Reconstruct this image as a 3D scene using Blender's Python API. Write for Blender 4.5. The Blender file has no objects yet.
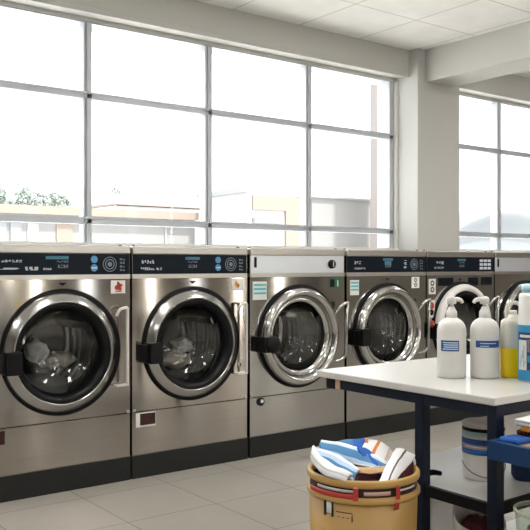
import bpy, bmesh, math, random
from mathutils import Vector, Matrix, noise
random.seed(7)
S = bpy.context.scene
COL = S.collection
PI = math.pi
F = 806.0; CAMH = 1.1; YAW = math.radians(37.1)
SN, CS = math.sin(YAW), math.cos(YAW)

def at(px, py, z):
    """a point of the photograph at depth z (metres along the view axis)"""
    lat = (px-265)/F*z
    return Vector((z*SN+lat*CS, z*CS-lat*SN, CAMH-(py-265)/F*z))

# ------------------------------------------------------------------ materials
MATS = {}
def nodes_of(name):
    m = bpy.data.materials.new(name); m.use_nodes = True
    nt = m.node_tree; b = nt.nodes['Principled BSDF']
    return m, nt, b
def mixcol(nt, a, b, fac):
    n = nt.nodes.new('ShaderNodeMix'); n.data_type = 'RGBA'
    def put(sock, v):
        if isinstance(v, (tuple, list)): sock.default_value = (*v[:3], 1)
        elif isinstance(v, (int, float)): sock.default_value = v
        else: nt.links.new(v, sock)
    put(n.inputs[6], a); put(n.inputs[7], b); put(n.inputs[0], fac)
    return n.outputs[2]
def coords(nt, scale=(1, 1, 1), kind='Object'):
    tc = nt.nodes.new('ShaderNodeTexCoord'); mp = nt.nodes.new('ShaderNodeMapping')
    mp.inputs['Scale'].default_value = scale
    nt.links.new(tc.outputs[kind], mp.inputs['Vector'])
    return mp.outputs['Vector']
def mat(name, col, rough=.5, metal=0, var=.06, scale=8, stretch=(1, 1, 1), bump=0, aniso=0, spec=.5, coat=0, emit=0, sss=0):
    if name in MATS: return MATS[name]
    m, nt, b = nodes_of(name)
    v = coords(nt, stretch)
    nz = nt.nodes.new('ShaderNodeTexNoise'); nz.inputs['Scale'].default_value = scale
    nz.inputs['Detail'].default_value = 3
    nt.links.new(v, nz.inputs['Vector'])
    lo = tuple(max(0, c*(1-var)) for c in col); hi = tuple(min(1, c*(1+var)) for c in col)
    c = mixcol(nt, lo, hi, nz.outputs['Fac'])
    nt.links.new(c, b.inputs['Base Color'])
    b.inputs['Roughness'].default_value = rough; b.inputs['Metallic'].default_value = metal
    b.inputs['Specular IOR Level'].default_value = spec
    b.inputs['Coat Weight'].default_value = coat
    if sss:
        b.inputs['Subsurface Weight'].default_value = sss
        b.inputs['Subsurface Radius'].default_value = (.02, .02, .02)
    if aniso:
        b.inputs['Anisotropic'].default_value = aniso
        tg = nt.nodes.new('ShaderNodeVectorTransform'); tg.vector_type = 'VECTOR'; tg.convert_from = 'OBJECT'; tg.convert_to = 'WORLD'
        tg.inputs[0].default_value = (0, 0, 1)      # highlights stretch up and down the panel
        nt.links.new(tg.outputs[0], b.inputs['Tangent'])
    if bump:
        bp = nt.nodes.new('ShaderNodeBump'); bp.inputs['Strength'].default_value = bump
        bp.inputs['Distance'].default_value = .01
        nt.links.new(nz.outputs['Fac'], bp.inputs['Height']); nt.links.new(bp.outputs[0], b.inputs['Normal'])
    if emit:
        nt.links.new(c, b.inputs['Emission Color']); b.inputs['Emission Strength'].default_value = emit
    MATS[name] = m
    return m
def stripes(name, stops, axis=1, rough=.85, weave=True, rep=1.0):
    """bands of colour across a cloth (UV), stops = [(pos, colour), ...]"""
    m, nt, b = nodes_of(name)
    v = coords(nt, (1, 1, 1), 'UV')
    sp = nt.nodes.new('ShaderNodeSeparateXYZ'); nt.links.new(v, sp.inputs[0])
    src = sp.outputs[axis]
    if rep != 1:
        mu = nt.nodes.new('ShaderNodeMath'); mu.operation = 'MULTIPLY'; mu.inputs[1].default_value = rep
        fr = nt.nodes.new('ShaderNodeMath'); fr.operation = 'FRACT'
        nt.links.new(src, mu.inputs[0]); nt.links.new(mu.outputs[0], fr.inputs[0]); src = fr.outputs[0]
    rp = nt.nodes.new('ShaderNodeValToRGB'); rp.color_ramp.interpolation = 'CONSTANT'
    el = rp.color_ramp.elements
    while len(el) > 1: el.remove(el[-1])
    el[0].position = stops[0][0]; el[0].color = (*stops[0][1], 1)
    for p, c in stops[1:]:
        e = el.new(p); e.color = (*c, 1)
    nt.links.new(src, rp.inputs[0]); nt.links.new(rp.outputs[0], b.inputs['Base Color'])
    b.inputs['Roughness'].default_value = rough
    nz = nt.nodes.new('ShaderNodeTexNoise'); nz.inputs['Scale'].default_value = 120
    bp = nt.nodes.new('ShaderNodeBump'); bp.inputs['Strength'].default_value = .25; bp.inputs['Distance'].default_value = .004
    nt.links.new(nz.outputs['Fac'], bp.inputs['Height']); nt.links.new(bp.outputs[0], b.inputs['Normal'])
    MATS[name] = m
    return m
def tiles(name, col, seam, size, off, mortar, rough, bump=.2, var=.05, spec=.5):
    m, nt, b = nodes_of(name)
    tc = nt.nodes.new('ShaderNodeTexCoord')
    mp = nt.nodes.new('ShaderNodeMapping'); mp.inputs['Location'].default_value = (-off[0], -off[1], 0)
    nt.links.new(tc.outputs['Object'], mp.inputs['Vector'])
    br = nt.nodes.new('ShaderNodeTexBrick')
    br.offset = 0; br.squash = 1
    br.inputs['Scale'].default_value = 1; br.inputs['Brick Width'].default_value = size; br.inputs['Row Height'].default_value = size
    br.inputs['Mortar Size'].default_value = mortar; br.inputs['Mortar Smooth'].default_value = .2
    br.inputs['Color1'].default_value = (*[c*(1-var) for c in col], 1)
    br.inputs['Color2'].default_value = (*[min(1, c*(1+var)) for c in col], 1)
    br.inputs['Mortar'].default_value = (*seam, 1)
    nt.links.new(mp.outputs[0], br.inputs['Vector'])
    nz = nt.nodes.new('ShaderNodeTexNoise'); nz.inputs['Scale'].default_value = 5; nz.inputs['Detail'].default_value = 6
    nt.links.new(tc.outputs['Object'], nz.inputs['Vector'])
    mr = nt.nodes.new('ShaderNodeMapRange'); mr.inputs[3].default_value = .88; mr.inputs[4].default_value = 1.1
    nt.links.new(nz.outputs['Fac'], mr.inputs[0])
    mu = nt.nodes.new('ShaderNodeMix'); mu.data_type = 'RGBA'; mu.blend_type = 'MULTIPLY'; mu.inputs[0].default_value = 1
    nt.links.new(br.outputs['Color'], mu.inputs[6]); nt.links.new(mr.outputs[0], mu.inputs[7])
    nt.links.new(mu.outputs[2], b.inputs['Base Color'])
    b.inputs['Roughness'].default_value = rough; b.inputs['Specular IOR Level'].default_value = spec
    bp = nt.nodes.new('ShaderNodeBump'); bp.inputs['Strength'].default_value = bump; bp.inputs['Distance'].default_value = .004; bp.invert = True
    nt.links.new(br.outputs['Fac'], bp.inputs['Height']); nt.links.new(bp.outputs[0], b.inputs['Normal'])
    MATS[name] = m
    return m
def glass(name, tint=(1, 1, 1), ior=1.45, rough=.0, film=0.0):
    m = bpy.data.materials.new(name); m.use_nodes = True; nt = m.node_tree; nt.nodes.clear()
    out = nt.nodes.new('ShaderNodeOutputMaterial')
    tr = nt.nodes.new('ShaderNodeBsdfTransparent'); tr.inputs[0].default_value = (*tint, 1)
    gl = nt.nodes.new('ShaderNodeBsdfGlossy'); gl.inputs['Roughness'].default_value = rough
    lw = nt.nodes.new('ShaderNodeLayerWeight'); lw.inputs['Blend'].default_value = .5
    pw = nt.nodes.new('ShaderNodeMath'); pw.operation = 'POWER'; pw.inputs[1].default_value = 4
    fr = nt.nodes.new('ShaderNodeMath'); fr.operation = 'MULTIPLY_ADD'; fr.inputs[1].default_value = .6
    fr.inputs[2].default_value = ((ior-1)/(ior+1))**2
    nt.links.new(lw.outputs['Facing'], pw.inputs[0]); nt.links.new(pw.outputs[0], fr.inputs[0])
    mx = nt.nodes.new('ShaderNodeMixShader')
    nt.links.new(fr.outputs[0], mx.inputs[0]); nt.links.new(tr.outputs[0], mx.inputs[1]); nt.links.new(gl.outputs[0], mx.inputs[2])
    last = mx
    if film:
        nz = nt.nodes.new('ShaderNodeTexNoise'); nz.inputs['Scale'].default_value = 2
        tl = nt.nodes.new('ShaderNodeBsdfTranslucent'); tl.inputs[0].default_value = (1, 1, 1, 1)
        mr = nt.nodes.new('ShaderNodeMapRange'); mr.inputs[3].default_value = film*.9; mr.inputs[4].default_value = film*1.1
        nt.links.new(nz.outputs['Fac'], mr.inputs[0])
        m2 = nt.nodes.new('ShaderNodeMixShader'); nt.links.new(mr.outputs[0], m2.inputs[0])
        nt.links.new(mx.outputs[0], m2.inputs[1]); nt.links.new(tl.outputs[0], m2.inputs[2]); last = m2
    nt.links.new(last.outputs[0], out.inputs[0])
    MATS[name] = m
    return m

STEEL = mat('brushed_steel', (.40, .368, .335), .10, 1, .12, 3, (1, 1, 60), aniso=.95)
STEELG = mat('brushed_steel_grey', (.40, .39, .377), .10, 1, .10, 3, (1, 1, 60), aniso=.95)
STEELL = mat('satin_trim_steel', (.50, .475, .445), .32, 1, .05, 6)
SILVER = mat('silver_panel', (.70, .73, .78), .42, .8, .04, 6)
CHROME = mat('chrome', (.52, .515, .505), .10, 1, .04, 5)
HANDLE = mat('polished_handle', (.80, .78, .75), .3, .6, .03, 6)
CHROMES = mat('satin_chrome', (.40, .395, .39), .2, 1, .06, 5)
DRUM = mat('drum_steel', (.55, .54, .52), .16, 1, .1, 20)
BLACK = mat('black_rubber', (.004, .004, .0045), .5, 0, .1, 10, spec=.15)
BLACKP = mat('black_plastic', (.004, .004, .005), .35, 0, .1, 10, spec=.2)
DGREY = mat('dark_kick_plate', (.014, .015, .0145), .5, 0, .1, 6, spec=.25)
PANEL = mat('navy_control_panel', (.0025, .006, .0115), .4, 0, .1, 10, spec=.15)
MARKW = mat('pale_print', (.55, .60, .66), .6, 0, .05, 30)
MARKD = mat('dim_print', (.16, .19, .22), .6, 0, .05, 30)
TEAL = mat('painted_display_glow', (.04, .16, .23), .5, 0, .05, 30)  # teal glow of the display put into the colour, nothing emitted
BLUEI = mat('blue_print', (.07, .24, .45), .5, 0, .1, 60)
WHITEP = mat('white_sticker', (.66, .65, .62), .5, 0, .03, 30)
REDP = mat('red_print', (.42, .035, .025), .5, 0, .1, 60)
GOLDP = mat('amber_print', (.65, .36, .06), .5, 0, .2, 60)
GREENP = mat('green_sticker', (.02, .10, .05), .5, 0, .2, 60)
TEALP = mat('teal_sticker', (.10, .42, .46), .5, 0, .1, 60)
DKRED = mat('dark_red_window', (.034, .006, .005), .25, 0, .1, 30)
WALL = mat('painted_wall', (.565, .56, .53), .75, 0, .025, 4, bump=.02)
WALLW = mat('white_painted_wall', (.80, .79, .76), .75, 0, .02, 4, bump=.02)
TAUPE = mat('taupe_painted_wall', (.24, .215, .19), .75, 0, .03, 4, bump=.02)
ALU = mat('window_aluminium', (.53, .565, .60), .4, .15, .04, 6)
FLOOR = tiles('floor_tiles', (.365, .34, .302), (.21, .185, .16), .45, (1.61, 3.10), .004, .38)
CEIL = tiles('ceiling_tiles', (.88, .865, .83), (.56, .54, .50), .6, (3.2, 4.0), .006, .9, .4, .015)
GLASS = glass('window_glass', (.97, .98, .98), 1.2)
DGLASS = glass('door_glass', (.90, .91, .92), 1.5)
DGLASSD = glass('dark_door_glass', (.74, .76, .77), 1.55)
TOP = mat('white_laminate', (.56, .555, .53), .28, 0, .02, 6)
SHELF = mat('pale_shelf_laminate', (.72, .71, .68), .35, 0, .03, 6)
NAVY = mat('navy_steel', (.003, .0075, .021), .45, 0, .1, 6, spec=.25)
NBLK = mat('black_steel', (.003, .0035, .005), .5, 0, .1, 6, spec=.2)
CARTB = mat('blue_cart_paint', (.003, .034, .115), .45, 0, .06, 8, spec=.3)
TAN = mat('tan_board', (.42, .29, .17), .6, 0, .12, 12)
BASKET = mat('tan_plastic', (.43, .258, .074), .45, 0, .05, 6)
BASKETL = mat('light_tan_plastic', (.48, .29, .085), .4, 0, .05, 6)
WOOD = mat('raw_wood_block', (.62, .43, .28), .6, 0, .1, 40)
PLAST = mat('white_plastic_bottle', (.66, .65, .62), .32, 0, .015, 8, sss=.15)
CREAM = mat('milky_plastic', (.66, .64, .56), .3, 0, .02, 8, sss=.15)
LIQ = mat('yellow_liquid', (.98, .68, .002), .25, 0, .03, 8, sss=.1)
LBLUE = mat('blue_label', (.008, .055, .22), .5, 0, .08, 40)
LCYAN = mat('cyan_label', (.02, .24, .46), .4, 0, .08, 40)
LSKY = mat('sky_blue_cap', (.36, .60, .72), .35, 0, .05, 20)
LPALE = mat('pale_blue_print', (.45, .60, .78), .5, 0, .1, 60)
LNAVY = mat('navy_print', (.01, .03, .12), .5, 0, .2, 60)

# ------------------------------------------------------------------ mesh kit
class MB:
    def __init__(s): s.v = []; s.f = []; s.m = []; s.sm = []; s.uv = {}
    def add(s, vs, fs, mi=0, smooth=False, uvs=None):
        o = len(s.v); s.v += [tuple(v) for v in vs]
        for k, f in enumerate(fs):
            if uvs: s.uv[len(s.f)] = [uvs[i] for i in f]
            s.f.append([i+o for i in f]); s.m.append(mi); s.sm.append(smooth)
        return s
    def box(s, x0, x1, y0, y1, z0, z1, bev=0, mi=0):
        if x0 > x1: x0, x1 = x1, x0
        if y0 > y1: y0, y1 = y1, y0
        if z0 > z1: z0, z1 = z1, z0
        if not bev:
            vs = [(x, y, z) for z in (z0, z1) for y in (y0, y1) for x in (x0, x1)]
            return s.add(vs, [(0, 2, 3, 1), (4, 5, 7, 6), (0, 1, 5, 4), (2, 6, 7, 3), (0, 4, 6, 2), (1, 3, 7, 5)], mi)
        bm = bmesh.new(); bmesh.ops.create_cube(bm, size=1)
        for v in bm.verts:
            v.co = Vector(((x0+x1)/2+v.co.x*(x1-x0), (y0+y1)/2+v.co.y*(y1-y0), (z0+z1)/2+v.co.z*(z1-z0)))
        bmesh.ops.bevel(bm, geom=list(bm.edges), offset=bev, segments=3, profile=.5, affect='EDGES')
        bm.verts.index_update()
        s.add([v.co[:] for v in bm.verts], [[v.index for v in f.verts] for f in bm.faces], mi, False)
        bm.free(); return s
    def lathe(s, prof, c=(0, 0, 0), axis='Z', seg=48, mi=0, smooth=True, a0=0, a1=2*PI, phase=0):
        full = abs(a1-a0-2*PI) < 1e-6
        n = seg if full else seg+1
        vs = []; uvs = []
        for i, (r, h) in enumerate(prof):
            for k in range(n):
                a = a0+(a1-a0)*k/seg+phase
                ca, sa = math.cos(a), math.sin(a)
                if axis == 'Z': p = (c[0]+r*ca, c[1]+r*sa, c[2]+h)
                elif axis == 'Y': p = (c[0]+r*ca, c[1]+h, c[2]+r*sa)
                else: p = (c[0]+h, c[1]+r*ca, c[2]+r*sa)
                vs.append(p); uvs.append((k/seg, i/max(1, len(prof)-1)))
        fs = []
        for i in range(len(prof)-1):
            for k in range(seg):
                k2 = (k+1) % n
                q = (i*n+k, i*n+k2, (i+1)*n+k2, (i+1)*n+k)
                fs.append(q[::-1] if axis == 'Y' else q)
        return s.add(vs, fs, mi, smooth, uvs)
    def loft(s, secs, c=(0, 0, 0), seg=40, mi=0, rot=0, cap=True, power=2.0):
        """sections (z, rx, ry[, n[, dx, dy]]) stacked upward; n = superellipse power"""
        vs = []; fs = []; uvs = []
        cr, sr = math.cos(rot), math.sin(rot)
        for i, t in enumerate(secs):
            z, rx, ry = t[:3]; n = t[3] if len(t) > 3 else power
            dx, dy = (t[4], t[5]) if len(t) > 5 else (0, 0)
            for k in range(seg):
                a = 2*PI*k/seg; ca, sa = math.cos(a), math.sin(a)
                x = math.copysign(abs(ca)**(2/n), ca)*rx+dx; y = math.copysign(abs(sa)**(2/n), sa)*ry+dy
                vs.append((c[0]+x*cr-y*sr, c[1]+x*sr+y*cr, c[2]+z)); uvs.append((k/seg, i/max(1, len(secs)-1)))
        for i in range(len(secs)-1):
            for k in range(seg):
                k2 = (k+1) % seg
                fs.append((i*seg+k, i*seg+k2, (i+1)*seg+k2, (i+1)*seg+k))
        s.add(vs, fs, mi, True, uvs)
        if cap:
            o = len(s.v)-len(vs)
            s.f.append([o+k for k in range(seg)][::-1]); s.m.append(mi); s.sm.append(False)
            s.f.append([o+(len(secs)-1)*seg+k for k in range(seg)]); s.m.append(mi); s.sm.append(False)
        return s
    def tube(s, pts, r, seg=10, mi=0, smooth_path=True):
        P = [Vector(p) for p in pts]
        if smooth_path and len(P) > 2: P = spline(P, 6)
        R = r if callable(r) else (lambda t: r)
        vs = []; fs = []
        up = Vector((0, 0, 1)); prev = None
        for i, p in enumerate(P):
            d = (P[min(i+1, len(P)-1)]-P[max(i-1, 0)]).normalized()
            if prev is None:
                n = d.cross(up)
                if n.length < .1: n = d.cross(Vector((1, 0, 0)))
            else: n = prev-d*prev.dot(d)
            n.normalize(); prev = n; b = d.cross(n)
            rr = R(i/(len(P)-1))
            for k in range(seg):
                a = 2*PI*k/seg; vs.append(p+n*(rr*math.cos(a))+b*(rr*math.sin(a)))
        for i in range(len(P)-1):
            for k in range(seg):
                k2 = (k+1) % seg; fs.append((i*seg+k, i*seg+k2, (i+1)*seg+k2, (i+1)*seg+k))
        s.add(vs, fs, mi, True)
        s.add(vs[:seg], [list(range(seg))[::-1]], mi); s.add(vs[-seg:], [list(range(seg))], mi)
        return s
    def build(s, name, mats, parent=None, loc=(0, 0, 0)):
        me = bpy.data.meshes.new(name); me.from_pydata(s.v, [], s.f)
        if not isinstance(mats, (list, tuple)): mats = [mats]
        for m in mats: me.materials.append(m)
        for p, mi, sm in zip(me.polygons, s.m, s.sm): p.material_index = mi; p.use_smooth = sm
        if s.uv:
            ul = me.uv_layers.new(name='UVMap')
            for fi, us in s.uv.items():
                for li, u in zip(me.polygons[fi].loop_indices, us): ul.data[li].uv = u
        me.update()
        o = bpy.data.objects.new(name, me); COL.objects.link(o)
        if parent: o.parent = parent
        o.location = loc
        return o
def spline(P, n):
    out = []
    for i in range(len(P)-1):
        p0 = P[max(i-1, 0)]; p1 = P[i]; p2 = P[i+1]; p3 = P[min(i+2, len(P)-1)]
        for k in range(n):
            t = k/n
            out.append(.5*((2*p1)+(p2-p0)*t+(2*p0-5*p1+4*p2-p3)*t*t+(3*p1-p0-3*p2+p3)*t**3))
    out.append(P[-1]); return out
def tag(o, label, cat, group=None):
    o['label'] = label; o['category'] = cat
    if group: o['group'] = group
    return o
def thing(name, label, cat, loc=(0, 0, 0), rz=0, group=None):
    o = bpy.data.objects.new(name, None); COL.objects.link(o)
    o.empty_display_size = .1; o.location = loc; o.rotation_euler = (0, 0, rz)
    return tag(o, label, cat, group)
def struct(o):
    o['kind'] = 'structure'; return o
def B(*a, **k): return MB().box(*a, **k)

# ------------------------------------------------------------------ room
XL, XR, YF, YB, ZC = -3.2, 9.6, -3.6, 4.75, 2.875
struct(B(XL-.2, XR+.2, YF-.2, YB+.2, -.1, 0).build('floor', FLOOR))
struct(B(XL-.2, XR+.2, YF-.2, YB+.2, ZC, ZC+.1).build('ceiling', CEIL))
struct(B(XL-.2, XL, YF-.2, YB+.2, 0, ZC).build('wall_left', TAUPE))
struct(B(XR, XR+.2, YF-.2, YB+.2, 0, ZC).build('wall_right', TAUPE))
SILL, HEAD = 1.238, 2.64
W1 = (-.575, 4.955); W2 = (5.53, 9.2)
w = MB()
w.box(XL, XR, YB, YB+.2, 0, SILL); w.box(XL, XR, YB, YB+.2, HEAD+.005, ZC)
w.box(XL, W1[0], YB, YB+.2, SILL, HEAD+.005); w.box(W1[1], W2[0], YB, YB+.2, SILL, HEAD+.005); w.box(W2[1], XR, YB, YB+.2, SILL, HEAD+.005)
struct(w.build('wall_back', WALL))
# opposite wall with unseen slit windows added for streaks on the steel
FW = [(c-.15, c+.15) for c in (-1.2, .9, 2.6, 5.1, 7.0)]
FZ0, FZ1 = .35, 2.5
w = MB()
w.box(XL, XR, YF-.2, YF, 0, FZ0); w.box(XL, XR, YF-.2, YF, FZ1, ZC)
xs = [XL]+[x for p in FW for x in p]+[XR]
for i in range(0, len(xs), 2): w.box(xs[i], xs[i+1], YF-.2, YF, FZ0, FZ1)
struct(w.build('wall_front', TAUPE))

def window(n, x0, x1, z0, z1, y, mull, rails, d=.09, sgn=1):
    f = MB(); t = .027
    def bar(xa, xb, za, zb, dd=d): f.box(xa, xb, y, y+dd, za, zb, .004)
    bar(x0, x0+.05, z0, z1); bar(x1-.045, x1, z0, z1); bar(x0, x1, z1-.008, z1); bar(x0, x1, z0, z0+.006)
    for x in mull:
        bar(x-.024, x-.010, z0, z1, d*.75); bar(x-.004, x+.034, z0, z1, d); f.box(x-.012, x-.002, y+.03, y+d, z0, z1)
    for z in rails:
        bar(x0, x1, z-.024, z+.02, d*.7); f.box(x0, x1, y-.006, y+.02, z+.008, z+.02)
    o = struct(f.build('window_%d' % n, ALU))
    o2 = B(x0+.01, x1-.01, y+d*.45, y+d*.45+.006, z0+.01, z1-.01).build('pane', GLASS, o)
    return o
window(1, W1[0], W1[1], SILL, HEAD+.005, YB+.01, [2.185-.921*2, 2.185-.921, 2.185, 3.10, 4.02], [1.385, 2.18])
window(2, W2[0], W2[1], SILL, HEAD+.005, YB+.01, [6.386, 7.30, 8.22], [1.385, 2.18])
for i, (a, b) in enumerate(FW):
    added_slit = struct(MB().box(a, a+.012, YF-.12, YF-.06, FZ0, FZ1).box(b-.012, b, YF-.12, YF-.06, FZ0, FZ1).build('window_%d' % (3+i), ALU))  # added window slit, out of view, for a bright streak on the washers
    B(a, b, YF-.1, YF-.094, FZ0, FZ1).build('pane', GLASS, added_slit)
struct(B(W1[0]-.02, W1[1]+.0, YB-.06, YB+.02, SILL-.03, SILL, .006).build('trim_1', WALLW))
struct(B(W2[0], W2[1]+.02, YB-.06, YB+.02, SILL-.03, SILL, .006).build('trim_2', WALLW))
# soffit (roller-blind pelmet) above the windows
def soffit(n, x0, x1):
    m = MB(); y = 4.61
    m.box(x0, x1, y, YB+.0, HEAD+.028, ZC)
    m.box(x0, x1, y-.004, y+.012, HEAD+.014, HEAD+.05, .003)
    struct(m.build('trim_%d' % n, WALL))
soffit(3, XL, 4.98); soffit(4, 5.505, XR)
# column and ceiling beam
struct(B(4.98, 5.505, 4.51, YB, 0, ZC, .004).build('wall_pier', WALL))
struct(B(5.068, 5.40, YF, 4.51, 2.61, ZC, .004).build('ceiling_beam', WALL))
struct(B(W1[1]+.0, 4.98, YB-.02, YB+.0, SILL, HEAD).build('trim_5', WALLW))

# unseen ceiling panels added to light the washer fronts, recessed in the tile grid
LAMP = mat('added_lamp_diffuser', (1, .97, .93), .5, 0, .01, 4, emit=12.0)
LX = [(-1.0, 2.2), (1.4, 2.2), (3.8, 2.2), (7.0, 2.2), (-1.0, -.8), (1.4, -.8), (3.8, -.8), (7.0, -.8)]
for i, (x, y) in enumerate(LX):
    t = thing('added_ceiling_light', 'unseen recessed ceiling panel added to light the washer fronts', 'ceiling light', (x, y, ZC), 0, 'added recessed ceiling lights')
    f = MB()
    for a in ((-.15, -.13, -.6, .6), (.13, .15, -.6, .6), (-.13, .13, -.6, -.58), (-.13, .13, .58, .6)): f.box(*a, -.02, 0)
    f.build('frame', WALLW, t); B(-.13, .13, -.58, .58, -.012, -.004).build('diffuser', LAMP, t)

TUBE = mat('added_streak_tube', (1, .95, .86), .5, 0, .01, 4, emit=8.5)  # unseen tubes added so the steel fronts reflect vertical streaks
for x in (3.90, 4.27, 6.10, 7.75, 8.62):
    t = thing('added_streak_light', 'unseen upright tube light added to streak the washer steel', 'added wall light', (x, YF, .25), 0, 'added upright tubes for streaks on the steel')
    B(-.045, .045, 0, .03, 0, 2.1, .004).build('housing', WALLW, t)
    m = MB(); m.lathe([(.0001, .03), (.022, .04), (.022, 2.06), (.0001, 2.07)], (0, .045, 0), 'Z', 16); m.build('tube', TUBE, t)

# ------------------------------------------------------------------ washers
HW = .364
def plate_hole(m, x0, x1, z0, z1, y0, y1, cx, cz, r, n=96, mi=0):
    angs = [2*PI*k/n for k in range(n)]
    for X in (x0, x1):
        for Z in (z0, z1): angs.append(math.atan2(Z-cz, X-cx) % (2*PI))
    angs = sorted(set(round(a, 6) for a in angs)); k = len(angs)
    inn = []; outp = []
    for a in angs:
        c, s_ = math.cos(a), math.sin(a)
        tx = ((x1-cx)/c if c > 1e-9 else (x0-cx)/c if c < -1e-9 else 1e9)
        tz = ((z1-cz)/s_ if s_ > 1e-9 else (z0-cz)/s_ if s_ < -1e-9 else 1e9)
        t = min(tx, tz)
        inn.append((cx+r*c, cz+r*s_)); outp.append((cx+t*c, cz+t*s_))
    vs = [(p[0], y0, p[1]) for p in inn]+[(p[0], y0, p[1]) for p in outp]+[(p[0], y1, p[1]) for p in inn]+[(p[0], y1, p[1]) for p in outp]
    fs = []
    for i in range(k):
        j = (i+1) % k
        fs += [(i, k+i, k+j, j), (i, j, 2*k+j, 2*k+i), (k+i, 3*k+i, 3*k+j, k+j)]
    m.add(vs, fs, mi)
def rpatch(m, x0, x1, z0, z1, y=-.002, mi=0): m.box(x0, x1, y, y+.0018, z0, z1, 0, mi)
def glyphs(m, x0, x1, z0, z1, y, n, mi=0, seed=1):
    """a row of tiny unreadable print marks"""
    rr = random.Random(seed); p = (x1-x0)/n
    h = z1-z0
    for k in range(n):
        a = x0+k*p
        for v in range(3):
            u = rr.uniform(0, .25); e = rr.uniform(.6, .95)
            if rr.random() < .85: m.box(a+p*u, a+p*e, y-.0012, y, z0+h*(.02+.34*v), z0+h*(.26+.34*v), 0, mi)
def disc(m, cx, cz, r, y, th=.002, mi=0, seg=24):
    m.lathe([(0.0001, y-th), (r, y-th), (r, y)], (cx, 0, cz), 'Y', seg, mi, False)

def washer(cxw, label, style):
    t = thing('washing_machine', label, 'washing machine', (cxw, 3.71, 0), 0, 'front-loading washers in a row under the windows')
    st = STEEL if style in ('a', 'b') else STEELG
    # carcass
    c = MB()
    c.box(-HW, -HW+.012, .002, .70, .118, 1.16); c.box(HW-.012, HW, .002, .70, .118, 1.16)
    c.box(-HW, HW, .688, .70, .118, 1.16); c.box(-HW, HW, .02, .70, 1.02, 1.03); c.box(-HW, HW, .02, .70, .118, .13)
    c.build('cabinet', st, t)
    f = MB(); cx, cz = 0, .678
    plate_hole(f, -HW, HW, .345, 1.030, 0, .012, cx, cz, .292)
    f.build('front_plate', st, t)
    B(-HW, HW, 0, .014, .120, .341, .002).build('lower_panel', st, t)
    B(-HW, HW, .006, .02, .338, .348).build('panel_seam', BLACK, t)
    B(-HW-.002, HW+.002, -.004, .70, 0, .118, .003).build('kick_plate', DGREY, t)
    B(-HW, HW, -.006, .70, 1.155, 1.197, .006).build('top_cover', STEELL, t)
    B(-HW, HW, -.003, .02, 1.029, 1.053, .002).build('trim_strip', STEELL, t)
    # control panel
    dark = style in ('a', 'b', 'd', 'e')
    p = B(-HW+.004, HW-.004, -.001, .05, 1.053, 1.156, .002).build('control_panel', PANEL if dark else SILVER, t)
    y = -.0011
    if style in ('a', 'b', 'd', 'e'):
        rows = {'a': [(-.30, -.20, 1.113, 1.124, 6), (-.31, -.20, 1.079, 1.087, 1), (-.19, -.12, 1.075, 1.092, 3), (-.10, -.055, 1.076, 1.086, 4)],
                'b': [(-.31, -.235, 1.108, 1.126, 5), (-.315, -.235, 1.074, 1.088, 7), (-.225, -.185, 1.074, 1.086, 2)],
                'd': [(-.30, -.24, 1.105, 1.125, 3), (-.30, -.20, 1.072, 1.084, 6)],
                'e': [(-.27, -.19, 1.105, 1.125, 3), (-.29, -.19, 1.075, 1.088, 5)]}[style]
        for q, (xa, xb, za, zb, n) in enumerate(rows):
            g = MB(); glyphs(g, xa, xb, za, zb, y, n, 0, q*3+ord(style)); g.build('printed_text', MARKW, p)
        g = MB(); g.box(-.085 if style == 'a' else -.045, .03 if style == 'a' else .045, y-.001, y, 1.128, 1.143, 0); glyphs(g, -.03, .03, 1.112, 1.122, y, 5, 1, 17); glyphs(g, -.025, .03, 1.085, 1.102, y, 4, 1, 18)
        if style == 'd': g.box(-.03, .03, y-.001, y, 1.10, 1.125, 0)
        g.build('display', [TEAL, MARKD], p)
        if style in ('a', 'b'):
            g = MB(); disc(g, .165, 1.128, .018, y); g.build('start_button', BLUEI, p)
            g = MB(); disc(g, .165, 1.086, .018, y); g.box(.150, .18, y-.003, y-.002, 1.083, 1.089, 0, 1); g.build('stop_button', [BLUEI, MARKW], p)
        elif style == 'd':
            g = MB(); glyphs(g, .15, .18, 1.128, 1.142, y, 1, 0, 5); glyphs(g, .15, .18, 1.103, 1.118, y, 1, 0, 6); glyphs(g, .15, .18, 1.078, 1.092, y, 1, 0, 7); g.build('key_column', MARKW, p)
        g = MB()
        if style == 'e':
            for i in range(3):
                for j in range(3): g.box(.20+i*.045, .236+i*.045, y-.001, y, 1.068+j*.027, 1.086+j*.027)
        else:
            for r0, r1 in ((.038, .034), (.026, .021)):
                g.lathe([(r1, y-.001), (r0, y-.001), (r0, y)], (.25, 0, 1.104), 'Y', 24, 0, False)
            disc(g, .25, 1.104, .012, y)
            for k in range(4): glyphs(g, .305, .335, 1.07+k*.018, 1.081+k*.018, y, 2, 0, k)
        g.build('cycle_chart', MARKD if style != 'e' else MARKW, p)
    else:
        g = MB(); g.box(-.335, -.318, y-.002, y, 1.085, 1.145); g.build('slot', BLACK, p)
        if style == 'c':
            g = MB(); g.lathe([(.0001, -.02), (.02, -.02), (.026, -.016), (.028, -.001)], (.255, 0, 1.105), 'Y', 24); g.box(.252, .258, -.0215, -.018, 1.09, 1.122, 0, 1)
            g.build('dial', [BLACKP, MARKW], p)
    # door seal ring against the cabinet
    g = MB(); g.lathe([(.23, -.004), (.235, -.014), (.30, -.014), (.307, -.008), (.308, .001)], (0, 0, cz), 'Y', 80)
    g.build('door_seal', BLACK, t)
    # the drum behind the door
    g = MB()
    lip = MB(); lip.lathe([(.243, .003), (.236, .006), (.236, .045), (.243, .07), (.30, .084)], (0, 0, cz), 'Y', 64); lip.build('tub_lip', BLACK, t)
    prof = [(.301, .088)]
    for k in range(9): prof += [(.302, .10+k*.045), (.291, .115+k*.045), (.302, .13+k*.045)]
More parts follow.
